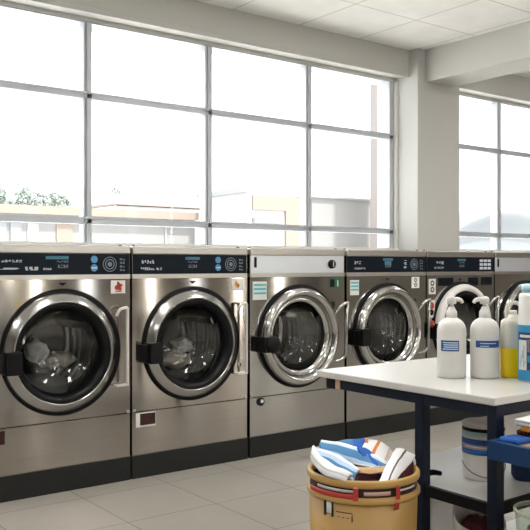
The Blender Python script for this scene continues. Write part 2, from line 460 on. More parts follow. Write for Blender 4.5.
    prof += [(.296, .52), (.22, .53), (.12, .515), (.05, .505), (.0001, .50)]
    g.lathe(prof, (0, 0, cz), 'Y', 64)
    d = g.build('drum', DRUM, t)
    for k in range(3):
        a = PI*.32+k*2*PI/3
        l = MB(); l.box(-.028, .028, .11, .50, .225, .30, .012)
        R = Matrix.Rotation(-a, 4, 'Y')
        l.v = [tuple((R @ Vector(v))+Vector((0, 0, cz))) for v in l.v]
        l.build('lifter', DRUM, d)
    # the door
    off = (-.012, 0, cz)
    g = MB()
    if style in ('a', 'b'):
        prof = [(.284, -.012), (.286, -.026), (.280, -.033), (.250, -.056), (.245, -.058), (.241, -.052), (.238, -.02)]
    elif style == 'e':
        prof = [(.283, -.012), (.288, -.03), (.282, -.05), (.265, -.062), (.250, -.062), (.240, -.05), (.236, -.02)]
    else:
        prof = [(.284, -.012)]+[(.262+.026*math.cos(a), -.03-.034*math.sin(a)) for a in [PI*k/10 for k in range(11)]]+[(.236, -.012), (.231, -.012), (.229, -.032), (.206, -.026), (.200, -.006)]
    g.lathe(prof, off, 'Y', 96)
    dm = CHROME if style in ('c', 'd', 'f') else (CHROMES if style in ('a', 'b') else mat('white_door_ring', (.76, .74, .71), .35, 0, .04, 6))
    door = g.build('door', dm, t)
    if style in ('a', 'b', 'e'):
        g = MB(); g.lathe([(.241, -.046), (.236, -.050), (.215, -.040), (.203, -.012), (.198, .004)], off, 'Y', 80); g.build('inner_gasket', BLACKP, door)
    gl = MB(); R = .20
    gl.lathe([(R*1.02, -.010), (R*.99, .010), (R*.93, .035), (R*.8, .06), (R*.6, .078), (R*.35, .088), (.0001, .092)], off, 'Y', 64)
    gl.build('door_glass', DGLASS if style in ('c', 'd', 'f') else DGLASSD, door)
    h = MB(); h.box(-.302, -.226, -.082, -.004, .592, .70, .006); h.box(-.312, -.296, -.06, -.0, .60, .69, .003)
    if style == 'c':
        h = MB(); h.lathe([(.0001, -.085), (.046, -.085), (.052, -.078), (.052, -.01)], (-.25, 0, .645), 'Y', 8); h.box(-.312, -.26, -.07, 0, .60, .69, .004)
    h.build('hinge', BLACKP, door)
    hd = MB()
    if style in ('a', 'b'):
        hd.tube([(.268, -.04, .845), (.285, -.05, .878), (.318, -.052, .886), (.321, -.052, .884), (.322, -.052, .86), (.322, -.052, .70), (.322, -.052, .50)], .0075, 10)
        hd.box(.262, .332, -.052, -.014, .490, .500, .002)
    else:
        hd.tube([(.262, -.03, .80), (.285, -.06, .85), (.325, -.066, .868), (.332, -.066, .85), (.318, -.07, .78), (.314, -.07, .65), (.310, -.066, .55), (.285, -.05, .52), (.262, -.03, .51)], .011, 10)
    hd.build('handle', HANDLE if style in ('a', 'b') else CHROME, door)
    if style == 'b':
        k = MB(); k.box(.262, .330, -.013, 0, .492, .89, .003); k.lathe([(.0001, -.016), (.012, -.016), (.012, -.01)], (.30, 0, .54), 'Y', 12)
        k.build('latch_plate', st, t)
    # badge and stickers
    if style in ('a', 'b', 'd'):
        g = MB(); g.add([(-.022, -.002, 1.014), (.022, -.002, 1.014), (0, -.002, 1.0)], [(0, 1, 2)]); g.add([(-.022, -.002, 1.014), (0, -.002, 1.0), (-.0, 0, .998), (-.024, 0, 1.016)], [(0, 1, 2, 3)])
        g.build('pointer_mark', BLACK, t)
    def sticker(x0, x1, z0, z1, kind):
        g = MB(); rpatch(g, x0, x1, z0, z1)
        wd, ht = x1-x0, z1-z0
        if kind == 'red':
            for (u, v, r) in ((.55, .62, .18), (.42, .45, .2), (.62, .36, .16), (.5, .8, .12), (.7, .62, .12)): disc(g, x0+wd*u, z0+ht*v, ht*r, -.002, .001, 1, 10)
            g.box(x0+wd*.3, x0+wd*.75, -.003, -.002, z0+ht*.12, z0+ht*.2, 0, 1); g.build('sticker', [WHITEP, REDP], t)
        elif kind == 'amber':
            for (u, v, r) in ((.4, .55, .2), (.5, .38, .18), (.35, .75, .1)): disc(g, x0+wd*u, z0+ht*v, ht*r, -.002, .001, 1, 10)
            disc(g, x0+wd*.58, z0+ht*.45, ht*.1, -.002, .0015, 2, 10); g.build('sticker', [WHITEP, GOLDP, REDP], t)
        elif kind == 'tealbars':
            for k in range(3): g.box(x0+wd*.05, x0+wd*.95, -.003, -.002, z0+ht*(.3+k*.23), z0+ht*(.42+k*.23), 0, 1)
            g.build('sticker', [WHITEP, TEALP], t)
        elif kind == 'green':
            g.box(x0+wd*.08, x0+wd*.45, -.003, -.002, z0+ht*.15, z0+ht*.85, 0, 1); g.box(x0+wd*.55, x0+wd*.92, -.003, -.002, z0+ht*.15, z0+ht*.85, 0, 2); g.box(x0+wd*.66, x0+wd*.74, -.004, -.003, z0+ht*.2, z0+ht*.75, 0, 3)
            g.build('sticker', [GREENP, BLACKP, GREENP, MARKW], t)
        elif kind == 'loops':
            for v in (.72, .3): g.lathe([(ht*.10, -.003), (ht*.18, -.003), (ht*.18, -.002)], (x0+wd*.5, 0, z0+ht*v), 'Y', 14, 1, False)
            g.build('sticker', [WHITEP, BLACKP], t)
        elif kind == 'redblack':
            disc(g, x0+wd*.5, z0+ht*.68, ht*.2, -.002, .001, 1, 12); disc(g, x0+wd*.45, z0+ht*.3, ht*.18, -.002, .001, 2, 12); g.build('sticker', [WHITEP, REDP, BLACKP], t)
    if style == 'a':
        sticker(.256, .336, .956, 1.022, 'red')
        g = MB(); g.box(-.358, -.283, -.006, 0, .268, .330, .003); g.box(-.352, -.289, -.008, -.006, .274, .326, 0, 1); g.build('inspection_window', [BLACKP, DKRED], t)
    if style == 'b':
        sticker(.258, .334, .956, 1.022, 'amber')
        g = MB(); g.box(-.345, -.228, -.006, 0, .262, .336, .003); g.box(-.322, -.232, -.008, -.006, .272, .332, 0, 1); g.build('inspection_window', [WHITEP, DKRED], t)
    if style == 'c':
        sticker(-.345, -.245, .90, 1.005, 'tealbars'); sticker(.235, .335, .955, 1.022, 'green')
        g = MB(); disc(g, -.29, .315, .024, 0, .008); disc(g, -.285, .318, .010, -.008, .004, 1); g.build('drain_lock', [BLACKP, MARKW], t)
    if style == 'd':
        sticker(-.335, -.26, .91, 1.005, 'tealbars'); sticker(.225, .30, .945, 1.02, 'loops')
    if style == 'e':
        sticker(-.345, -.275, .90, 1.005, 'loops'); sticker(-.345, -.285, .74, .86, 'redblack')
        g = MB(); g.lathe([(.0001, -.012), (.022, -.012), (.026, 0)], (-.30, 0, .695), 'Y', 14); g.box(-.31, -.29, -.015, -.012, .69, .70, 0, 1); g.build('coin_button', [REDP, GOLDP], t)
        for a, b in ((-.245, -.095), (.075, .18), (.22, .335)):
            g = MB(); g.box(a, b, -.006, 0, .955, 1.012, .002); g.box(a+.01, b-.03, -.0075, -.006, .965, 1.003, 0, 1); g.build('dispenser_flap', [BLACKP, PANEL], t)
        g = MB(); g.add([(-.03, -.003, 1.005), (.0, -.003, 1.005), (-.012, -.003, .985)], [(0, 2, 1)]); g.build('pointer_mark', BLACK, t)
    # cover screws
    for x in (-HW+.03, HW-.03):
        g = MB(); g.lathe([(.009, 1.197), (.008, 1.203), (.0001, 1.204)], (x, .05, 0), 'Z', 10); g.build('cover_screw', BLACK, t)
    for x in (-HW+.012, HW-.012):
        g = MB(); disc(g, x, .352, .008, 0, .004); g.build('panel_screw', STEELL, t)
    return t
wx = [1.575, 2.315, 3.0625, 3.81, 4.55, 5.29]
wl = ['brown-toned steel washing machine at the left end of the row with a red picture sticker',
      'steel washing machine with a dark red window framed in white on its lower panel',
      'washing machine with a plain silver top panel, one black dial and an eight-sided hinge',
      'steel washing machine with dark panel and thick chrome door ring, right of the dial machine',
      'washing machine with a white door ring and red stickers, behind the two pump bottles',
      'washing machine with a blank silver top panel at the right end, behind the yellow jug']
for x, l, s_ in zip(wx, wl, 'abcdef'): washer(x, l, s_)

# laundry inside the two left drums
def lump(name, loc, rad, seed, m, label, cat, group=None, par=None):
    bm = bmesh.new(); bmesh.ops.create_icosphere(bm, subdivisions=4, radius=1)
    for v in bm.verts:
        n = noise.noise(v.co*1.6+Vector((seed, 0, 0)))*.28+noise.noise(v.co*4+Vector((0, seed, 0)))*.10
        v.co = Vector((v.co.x*rad[0], v.co.y*rad[1], v.co.z*rad[2]))*(1+n)
    me = bpy.data.meshes.new(name); bm.to_mesh(me); bm.free()
    for p in me.polygons: p.use_smooth = True
    me.materials.append(m)
    o = bpy.data.objects.new(name, me); COL.objects.link(o); o.location = loc
    return tag(o, label, cat, group)
PALEC = mat('pale_cotton', (.72, .70, .64), .9, 0, .1, 14, bump=.3)
BEIGC = mat('beige_cotton', (.50, .45, .37), .9, 0, .1, 14, bump=.3)
GREYC = mat('grey_cotton', (.16, .155, .145), .9, 0, .15, 14, bump=.3)
lump('bundled_towel', (1.575, 4.00, .475), (.15, .10, .065), 5, GREYC, 'dark grey heap of cloth at the bottom of the leftmost washer drum', 'laundry')
lump('bundled_towel', (1.535, 3.95, .665), (.058, .06, .055), 1, PALEC, 'pale cloth bundle at the left inside the leftmost washer drum', 'laundry')
lump('bundled_towel', (1.665, 3.95, .615), (.070, .06, .045), 2, BEIGC, 'beige cloth bundle beside the pale one in the leftmost washer drum', 'laundry')
lump('bundled_towel', (2.315, 4.02, .475), (.15, .10, .06), 6, GREYC, 'dark grey heap of cloth at the bottom of the second washer drum', 'laundry')
lump('bundled_towel', (2.395, 3.95, .645), (.065, .06, .042), 3, PALEC, 'pale square cloth in the middle of the second washer drum', 'laundry')
lump('bundled_towel', (2.33, 3.935, .565), (.10, .07, .045), 4, BEIGC, 'long beige cloth under the pale one in the second washer drum', 'laundry')

# ------------------------------------------------------------------ folding table
TX0, TX1, TY0, TY1 = 1.760, 3.30, 1.327, 2.045
t = thing('work_table', 'white-topped work table on navy steel legs in front of the washers', 'table', (TX0, TY0, 0))
def L(x0, x1, y0, y1, z0, z1, bev=0, mi=0): return B(x0-TX0, x1-TX0, y0-TY0, y1-TY0, z0, z1, bev, mi)
L(TX0, TX1, TY0, TY1, .728, .75, .004).build('tabletop', TOP, t)
AZ0, AZ1 = .694, .7275
m = MB()
for a in ((1.781, 1.811, 1.345, 1.950), (3.255, 3.285, 1.345, 2.0), (1.811, 3.255, 1.341, 1.366), (1.811, 3.255, 1.985, 2.01)):
    m.box(a[0]-TX0, a[1]-TX0, a[2]-TY0, a[3]-TY0, AZ0, AZ1, .002)
m.build('apron', NAVY, t)
L(1.781, 1.811, 1.951, 1.972, AZ0, AZ1).build('wood_block', WOOD, t)
L(1.779, 1.813, 1.973, 2.016, AZ0-.002, AZ1, .002).build('end_cap', NBLK, t)
for (x, y) in ((1.779, 1.335), (1.779, 1.5925), (3.25, 1.335), (3.25, 1.96)):
    L(x, x+.034, y, y+.031, 0, AZ1-.001, .002).build('leg', NAVY, t)
sh = L(1.80, 3.26, 1.36, 1.864, .436, .456, .002).build('shelf', SHELF, t)
m = MB()
for a in ((1.783, 1.80, 1.366, 1.5925), (1.783, 1.80, 1.6235, 1.864), (1.813, 3.25, 1.343, 1.36)):
    m.box(a[0]-TX0, a[1]-TX0, a[2]-TY0, a[3]-TY0, .428, .459, .002)
m.build('edge_rail', NBLK, sh)
L(1.80, 3.26, 1.36, 1.90, .10, .12, .002).build('bottom_shelf', SHELF, t)
m = MB(); m.tube([(1.812-TX0, 1.612-TY0, .485), (1.835-TX0, 1.600-TY0, .487), (1.856-TX0, 1.590-TY0, .482)], lambda u: .010-.003*u, 10)
m.build('shelf_clip', NBLK, t)

# ------------------------------------------------------------------ bottles on the table
ZT = .7505
def pump_bottle(x, y, label, nozzle, lw, lz, seed, wide):
    t = thing('pump_bottle', label, 'bottle', (x, y, ZT), -YAW, 'white pump bottles on the table')
    b = MB(); r = .0445
    b.loft([(0, r*.93, r*.93), (.003, r*.985, r*.985), (.009, r, r), (.142, r, r), (.152, r*.985, r*.985), (.163, r*.92, r*.92), (.172, r*.80, r*.80), (.179, r*.62, r*.62), (.184, r*.42, r*.42), (.187, .0155, .0155)], seg=48)
    b.build('body', PLAST, t)
    c = MB(); c.loft([(.186, .0165, .0165), (.187, .0172, .0172), (.205, .0165, .0165), (.207, .0145, .0145), (.214, .011, .011), (.220, .0085, .0085)], seg=28)
    c.build('collar', PLAST, t)
    p = MB(); p.loft([(.219, .006, .006), (.230, .006, .006)], seg=16)
    p.loft([(.228, .012, .011), (.230, .0145, .013), (.243, .0145, .013), (.249, .012, .011), (.252, .006, .006)], seg=28)
    s_ = nozzle
    p.tube([(0, 0, .240), (.014*s_, 0, .2425), (.028*s_, 0, .240), (.034*s_, 0, .231)], lambda u: .0085-.0035*u, 12)
    p.build('pump_head', PLAST, t)
    l = MB(); a0, a1 = lw
    l.lathe([(r+.0004, lz[0]), (r+.0007, lz[0]+.001), (r+.0007, lz[1]-.001), (r+.0004, lz[1])], (0, 0, 0), 'Z', 24, 0, True, a0, a1)
    rr = random.Random(seed)
    rows = 4 if not wide else 2
    for k in range(rows):
        z0 = lz[0]+(lz[1]-lz[0])*(.14+k*.8/rows)
        e = a0+(a1-a0)*(.95 if not wide else .5+.3*k)
        l.lathe([(r+.0009, z0), (r+.0009, z0+(.0035 if not wide else .0028))], (0, 0, 0), 'Z', 16, 1, True, a0+(a1-a0)*(.1+.08*rr.random()), e)
    l.build('label', [LBLUE, LPALE], t)
pump_bottle(1.978, 1.652, 'white pump bottle with a square blue label, leftmost of the bottles on the table', 1, (-PI/2-1.0, -PI/2+.30), (.085, .118), 1, False)
pump_bottle(2.062, 1.591, 'white pump bottle with a narrow wide blue label, next to the yellow jug', -1, (-PI/2-.90, -PI/2+.95), (.096, .117), 2, True)

t = thing('plastic_jug', 'milky plastic jug half full of yellow liquid, with a loop handle', 'jug', (2.135, 1.541, ZT), -YAW)
b = MB(); e = 3.2
b.loft([(0, .034, .024, e), (.004, .039, .026, e), (.09, .0385, .026, e), (.165, .0355, .025, e), (.174, .034, .024, e), (.179, .030, .021, 2.8), (.184, .020, .018, 2.4), (.196, .016, .016, 2)], seg=44)
b.build('body', CREAM, t)
q = MB(); q.loft([(.0, .0345, .0245, e), (.004, .0397, .0267, e), (.0915, .0391, .0267, e)], seg=44, cap=False); q.build('liquid', LIQ, t)
h = MB(); h.tube([(-.016, 0, .170), (-.018, 0, .20), (-.014, 0, .222), (.0, 0, .232), (.016, 0, .230), (.03, 0, .218), (.033, 0, .195), (.030, 0, .168)], .0065, 10); h.build('handle', CREAM, t)
c = MB(); c.loft([(.192, .0135, .0135), (.206, .0135, .0135), (.208, .012, .012)], seg=24); 
c.build('cap', PLAST, t)

t = thing('detergent_bottle', 'white detergent bottle with a blue picture label at the right edge', 'bottle', (2.113, 1.452, ZT), -YAW)
b = MB(); r = .044
b.loft([(0, r*.94, r*.94), (.004, r*.99, r*.99), (.008, r, r), (.172, r, r), (.176, r*.975, r*.975), (.255, r*.94, r*.94), (.262, r*.88, r*.88), (.267, r*.7, r*.7), (.27, .022, .022)], seg=44)
b.build('body', PLAST, t)
c = MB(); c.loft([(.268, .034, .034), (.288, .034, .034), (.291, .030, .030)], seg=32); c.build('cap', LSKY, t)
l = MB()
def ring(z0, z1, mi, a0=-PI, a1=PI, d=.0006): l.lathe([(r+d, z0), (r+d, z1)], (0, 0, 0), 'Z', max(6, int(48*(a1-a0)/(2*PI))), mi, True, a0, a1)
ring(.004, .170, 0); ring(.036, .148, 1, -PI/2-1.5, -PI/2+1.5, .0009); ring(.036, .125, 2, -PI/2-1.45, -PI/2-.75, .0012)
ring(.090, .128, 3, -PI/2-.7, -PI/2+.9, .0012); ring(.060, .080, 4, -PI/2-.7, -PI/2+.9, .0012); ring(.133, .141, 2, -PI/2-1.3, -PI/2+.7, .0012)
for k in range(5):
    a = -PI/2-1.3+k*.11
    ring(.045+.013*(k % 3), .062+.016*(k % 4), 4, a, a+.05, .0015)
for k in range(6):
    a = -PI/2-.6+k*.2
    ring(.10, .118+.004*(k % 2), 2 if k % 2 else 5, a, a+.1, .0015)
l.build('label', [LCYAN, LNAVY, WHITEP, MARKD, LCYAN, REDP], t)

# ------------------------------------------------------------------ things under the table
def cyl_patch(m, r, a0, a1, z0, z1, mi, d=.001, n=10): m.lathe([(r+d*.2, z0), (r+d, z0), (r+d, z1), (r+d*.2, z1)], (0, 0, 0), 'Z', n, mi, True, a0, a1)
WCLOTH = mat('white_canvas', (.74, .71, .67), .8, 0, .05, 20, bump=.2)
PURP = mat('mauve_print', (.40, .25, .32), .6, 0, .2, 60)
AQUA = mat('aqua_print', (.42, .62, .62), .5, 0, .1, 40)
BLU2 = mat('mid_blue_print', (.02, .12, .42), .5, 0, .1, 40)
t = thing('storage_tub', 'white round tub with blue and black bands on the table shelf', 'tub', (2.005, 1.552, .4565), -YAW)
b = MB(); r = .063
b.loft([(0, r*.90, r*.90), (.004, r*.96, r*.96), (.012, r*.985, r*.985), (.160, r, r), (.166, r*1.01, r*1.01), (.170, r*.96, r*.96), (.172, r*.80, r*.80), (.168, r*.55, r*.55)], seg=44); b.build('body', WCLOTH, t)
l = MB()
for z0, z1, mi in ((.146, .156, 0), (.132, .146, 3), (.108, .124, 1), (.096, .108, 2), (.078, .094, 1)): cyl_patch(l, r, -PI, PI, z0, z1, mi, .0008, 44)
l.lathe([(r+.0014, .099), (r+.0014, .103)], (0, 0, 0), 'Z', 24, 4, True, -PI*.9, -PI*.3)
l.build('printed_bands', [BLACKP, BLU2, PURP, AQUA, WHITEP], t)
l = MB(); l.tube([(r*math.cos(a)*1.02, r*math.sin(a)*1.02, .05-.036*math.sin((a+PI)/PI*PI)) for a in [-PI+PI*k/8 for k in range(9)]], .0016, 6); l.build('bail_handle', MARKD, t)

NAVYC = mat('navy_cloth', (.010, .028, .085), .75, 0, .15, 30, bump=.2)
t = thing('drawstring_bag', 'small navy cloth bag with a white seam on the shelf behind the front leg', 'bag', (2.105, 1.455, .4565), -YAW)
b = MB(); b.loft([(0, .05, .04, 3), (.01, .055, .045, 3), (.06, .056, .046, 2.6), (.09, .05, .038, 2.4), (.098, .03, .02, 2)], seg=32); b.build('body', NAVYC, t)
l = MB(); l.tube([(.012, -.0475, .004), (.020, -.047, .03), (.016, -.0465, .06), (.0, -.040, .088)], .0022, 6); l.build('seam', WHITEP, t)

t = thing('open_sack', 'open white sack of dark red cloth under the table shelf', 'sack', (1.888, 1.475, .1205), -YAW)
b = MB(); b.loft([(0, .062, .06, 2.6), (.05, .07, .066, 2.4), (.20, .072, .068, 2.2), (.25, .075, .07, 2.1), (.262, .074, .069, 2.1), (.25, .068, .063, 2.1), (.20, .062, .058, 2.1)], seg=40, cap=False)
for i, v in enumerate(b.v):
    n = noise.noise(Vector(v)*22)*.006
    tilt = (v[1]*.5-v[0]*.08 if v[2] > .19 else 0)
    b.v[i] = (v[0]+n, v[1]+n*.7, v[2]+tilt)
b.build('bag', WCLOTH, t)
MAROON = mat('maroon_cloth', (.095, .018, .022), .85, 0, .3, 25, bump=.3)
lump('bundled_cloth', tuple(Vector((1.893, 1.480, .345))), (.048, .046, .035), 9, MAROON, 'dark red cloth stuffed in the open white sack', 'laundry')
GREYB = mat('pale_grey_plastic', (.70, .69, .67), .45, 0, .03, 8)
t = thing('storage_box', 'plain pale grey storage box on the bottom shelf behind the white sack', 'box', (1.99, 1.73, .1205), 0)
b = MB(); b.box(-.125, .125, -.095, .095, 0, .26, .008); b.build('box_body', GREYB, t)
b = MB(); b.box(-.129, .129, -.099, .099, .258, .275, .006); b.build('lid', GREYB, t)

# ------------------------------------------------------------------ blue cart in front of the table
KX0, KX1, KY0, KY1 = 1.729, 2.28, .55, 1.325
t = thing('laundry_cart', 'blue-rimmed laundry cart with a tan deck at the right edge of the picture', 'cart', (KX0, KY0, 0))
def K(x0, x1, y0, y1, z0, z1, bev=0): return B(x0-KX0, x1-KX0, y0-KY0, y1-KY0, z0, z1, bev)
m = MB()
for a in ((KX0, KX0+.018, KY0, KY1), (KX1-.018, KX1, KY0, KY1), (KX0+.018, KX1-.018, KY0, KY0+.018), (KX0+.018, KX1-.018, KY1-.018, KY1)):
    m.box(a[0]-KX0, a[1]-KX0, a[2]-KY0, a[3]-KY0, .595, .644, .002)
m.build('rim', CARTB, t)
K(KX0+.018, KX1-.018, KY0+.018, KY1-.018, .622, .638).build('deck', TAN, t)
K(KX0+.01, KX1-.01, KY0+.01, KY1-.01, .285, .303).build('lower_deck', TAN, t)
for x in (KX0+.02, KX1-.05):
    for y in (KY0+.04, 1.10):
        lg = K(x, x+.03, y, y+.03, .05, .622, .002).build('leg', NAVY, t)
        m = MB(); m.lathe([(.0001, -.012), (.022, -.012), (.025, -.008), (.025, .008), (.022, .012), (.0001, .012)], (x+.015-KX0, y+.015-KY0, .026), 'X', 20); m.build('caster', BLACKP, lg)

def sheet(name, rows, m, label, cat, group=None, th=.006, sub=6, wr=.002, raw=False, seed=0):
    """cloth through a grid of control points given as (px, py, depth)"""
    G = [[(Vector(p) if raw else at(*p)) for p in r] for r in rows]
    G = [spline(r, sub) for r in G]
    cols = [spline([G[i][j] for i in range(len(G))], sub) for j in range(len(G[0]))]
    nj, ni = len(cols), len(cols[0])
    mb = MB(); vs = []; uvs = []
    for i in range(ni):
        for j in range(nj):
            p = cols[j][i]
            q = p+Vector((0, 0, 1))*noise.noise(p*28+Vector((seed, 0, 0)))*wr*1.6+Vector((1, 0, 0))*noise.noise(p*40+Vector((0, seed, 9)))*wr
            vs.append(q); uvs.append((j/(nj-1), i/(ni-1)))
    fs = [(i*nj+j, i*nj+j+1, (i+1)*nj+j+1, (i+1)*nj+j) for i in range(ni-1) for j in range(nj-1)]
    mb.add(vs, fs, 0, True, uvs)
    o = mb.build(name, m)
    s_ = o.modifiers.new('thick', 'SOLIDIFY'); s_.thickness = th; s_.offset = 0
    return tag(o, label, cat, group)
def folded(name, loc, sx, sy, layers, th, m, label, rz=0, group=None, seed=0):
    """a towel folded back and forth into a soft stack"""
    path = []
    for k in range(layers):
        z = th*(.5+k); xs_ = [-sx/2, -sx/4, 0, sx/4, sx/2]
        if k % 2: xs_ = xs_[::-1]
        path += [(x, z) for x in xs_]
        if k < layers-1: path.append((xs_[-1]+math.copysign(th*.5, xs_[-1]), z+th*.5))
    P = spline([Vector((x, 0, z)) for x, z in path], 3)
    mb = MB(); vs = []; uvs = []; ny = 14
    for i, p in enumerate(P):
        for j in range(ny+1):
            y = -sy/2+sy*j/ny
            q = Vector((p.x+noise.noise(Vector((p.z*60+seed, y*9, 1)))*.006, y+noise.noise(Vector((p.x*9, p.z*80, seed)))*.004, p.z+noise.noise(Vector((p.x*14, y*14, seed)))*.002))
            vs.append(q); uvs.append((i/(len(P)-1), j/ny))
    n1 = ny+1
    mb.add(vs, [(i*n1+j, i*n1+j+1, (i+1)*n1+j+1, (i+1)*n1+j) for i in range(len(P)-1) for j in range(ny)], 0, True, uvs)
    o = mb.build(name, m); s_ = o.modifiers.new('thick', 'SOLIDIFY'); s_.thickness = th*.82; s_.offset = 0
    o.location = loc; o.rotation_euler = (0, 0, rz)
    return tag(o, label, 'towel', group)
CBLUE = mat('royal_blue_cotton', (.012, .10, .40), .85, 0, .15, 30, bump=.2)
CORNG = mat('orange_cotton', (.80, .32, .02), .85, 0, .15, 30, bump=.2)
CWHT = mat('white_cotton', (.78, .77, .76), .9, 0, .04, 30, bump=.2)
CDRK = stripes('dark_red_black_stripe', [(0, (.10, .012, .012)), (.3, (.012, .008, .010)), (.5, (.22, .03, .015)), (.65, (.012, .008, .01)), (.85, (.12, .015, .015))], 1, rep=3)
folded('folded_towel', (1.782, 1.278, .6385), .058, .05, 1, .016, CBLUE, 'royal blue folded cloth at the left of the cart deck', 0, None, 1)
folded('folded_towel', (1.880, 1.270, .6385), .105, .07, 2, .012, CDRK, 'dark red and black striped cloth at the back of the cart deck', 0, None, 2)
folded('folded_towel', (1.862, 1.256, .6635), .10, .055, 1, .014, CORNG, 'bright orange folded cloth on the striped cloth on the cart', .0, None, 3)
folded('folded_towel', (1.862, 1.268, .6785), .11, .06, 2, .009, CWHT, 'white folded cloth topmost on the cart deck', .0, None, 4)

JAR = glass('jar_plastic', (.80, .84, .78), 1.35, .05)
t = thing('clear_tub', 'clear round tub of dark clothes at the lower right corner', 'tub', (1.855, 1.235, .3035), -YAW)
b = MB(); b.loft([(0, .066, .066), (.004, .070, .070), (.14, .078, .078), (.150, .081, .081), (.156, .081, .081), (.158, .078, .078)], seg=44, cap=False); b.lathe([(.0001, .002), (.066, .002)], seg=44); b.build('tub_body', JAR, t)
b = MB(); b.lathe([(.079, .148), (.083, .151), (.083, .158), (.080, .160), (.076, .157)], seg=44); b.build('rim', mat('pale_rim', (.55, .58, .50), .4), t)
OLIVE = mat('olive_cloth', (.16, .17, .10), .85, 0, .3, 25, bump=.3)
lump('bundled_cloth', (1.845, 1.225, .385), (.055, .055, .062), 12, OLIVE, 'olive cloth bundle inside the clear round tub', 'laundry')
lump('bundled_cloth', (1.865, 1.245, .437), (.045, .03, .015), 14, MAROON, 'dark red cloth lying on the olive bundle in the clear tub', 'laundry')

# ------------------------------------------------------------------ tan laundry basket
bc = at(363, 464, 2.228); BX, BY = bc.x, bc.y; RH = .55; BR = .156
t = thing('laundry_basket', 'tall round tan laundry basket with red clips beside the table leg', 'basket', (BX, BY, 0), -YAW)
t.scale = (.985, .985, .985)
b = MB(); b.lathe([(.0001, .004), (.128, .004), (.132, 0), (.136, .01), (.146, .30), (.151, .488), (.143, .488), (.138, .30), (.128, .02), (.0001, .02)], seg=72); b.build('body', BASKET, t)
b = MB(); b.lathe([(.150, .486), (.155, .487), (.158, .491), (.158, .500), (.155, .504), (.149, .505)], seg=72); b.build('lower_ring', BASKETL, t)
RECESS = mat('dark_recess', (.028, .006, .008), .5, 0, .3, 20)
b = MB(); b.lathe([(.149, .503), (.149, .532)], seg=72); b.lathe([(.143, .532), (.143, .487)], seg=72); bd = b.build('band', RECESS, t)
b = MB(); b.lathe([(.142, .530), (.150, .529), (.155, .530), (.157, .535), (.157, .546), (.154, .550), (.148, .550), (.143, .546), (.142, .530)], seg=72); b.build('rim', BASKETL, t)
def ang(px): return -PI/2+math.asin(max(-.98, min(.98, (px-363)*.00268/.153)))
for p0, p1, z0, z1, mt in ((313, 347, .5165, .524, WHITEP), (357, 384, .511, .521, mat('pinkish_strip', (.55, .38, .30), .6)), (394, 412, .517, .522, WHITEP)):
    b = MB(); cyl_patch(b, .150, ang(p0), ang(p1), z0, z1, 0, .0015, 12); b.build('webbing_strip', mt, bd)
b = MB(); b.lathe([(.1575, .502), (.1595, .504), (.1590, .513), (.1555, .515)], (0, 0, 0), 'Z', 24, 0, True, ang(309), ang(351)); b.build('red_band', REDP, t)
for px in (349.5, 389.5):
    a = ang(px)
    b = MB(); b.lathe([(.150, .498), (.162, .500), (.162, .532), (.158, .535)], (0, 0, 0), 'Z', 4, 0, False, a-.042, a+.042); b.build('clip', REDP, t)
a = ang(389.5)
b = MB(); b.lathe([(.151, .470), (.156, .474), (.157, .485), (.158, .494), (.151, .496)], (0, 0, 0), 'Z', 6, 0, True, a-.05, a+.05); b.build('red_tag', REDP, t)
b = MB()
for p0, p1, z0, z1, mi in ((319, 321.5, .447, .486, 1), (321.5, 326, .455, .488, 0), (326, 328, .447, .487, 1)):
    cyl_patch(b, .1505, ang(p0), ang(p1), z0, z1, mi, .0012, 4)
for k in range(4): cyl_patch(b, .1495-.0008*k, ang(330), ang(345 if k < 2 else 341), .462-.013*k, .4645-.013*k, 2, .0012, 6)
cyl_patch(b, .149, ang(345), ang(346), .440, .4645, 2, .0012, 2)
cyl_patch(b, .1475, ang(315), ang(318.5), .405, .430, 3, .0012, 3)
b.build('printed_marks', [WHITEP, BLACKP, mat('brown_print', (.16, .07, .03), .6), DKRED], t)

lump('bundled_cloth', (BX, BY, .475), (.115, .115, .052), 21, MAROON, 'dark maroon cloth lying deep in the tan basket', 'laundry')
WHT = (.80, .80, .80); LBL = (.42, .56, .74); SBL = (.07, .21, .42); RBL = (.015, .10, .42); ORG = (.66, .20, .05); MAR = (.09, .015, .02)
SA = stripes('striped_towel_a', [(0, WHT), (.30, WHT), (.42, (.52, .66, .78)), (.50, SBL), (.74, LBL), (.9, WHT)])
SB_ = stripes('striped_towel_b', [(0, (.62, .72, .84)), (.36, (.75, .80, .86)), (.48, LBL), (.62, SBL), (.85, (.5, .62, .78))])
SC_ = stripes('striped_towel_c', [(0, WHT), (.5, WHT), (.66, (.50, .55, .62)), (.72, WHT), (.9, (.6, .65, .7))])
SE = stripes('white_orange_towel', [(0, WHT), (.30, ORG), (.38, WHT), (.62, (.70, .52, .42)), (.68, WHT)], 0)
SG = stripes('white_towel_dark_line', [(0, WHT), (.46, (.10, .11, .13)), (.56, WHT)])
SD = stripes('blue_towel_orange_end', [(0, (.05, .17, .36)), (.45, RBL), (.84, ORG), (.95, WHT)], 0)
SH = stripes('maroon_towel', [(0, WHT), (.16, MAR), (.7, (.02, .008, .012)), (.82, MAR)])
g_ = None
sheet('towel', [[(333, 452, 2.35), (348, 451, 2.36), (360, 451, 2.36), (372, 452, 2.35)], [(336, 443, 2.345), (348, 440, 2.355), (360, 439, 2.355), (369, 440, 2.345)], [(336, 447, 2.30), (349, 446, 2.30), (360, 446, 2.30), (369, 447, 2.30)], [(336, 457, 2.28), (349, 457, 2.28), (360, 457, 2.28), (369, 458, 2.28)]], SD, 'deep blue towel with an orange end at the back of the tan basket', 'towel')
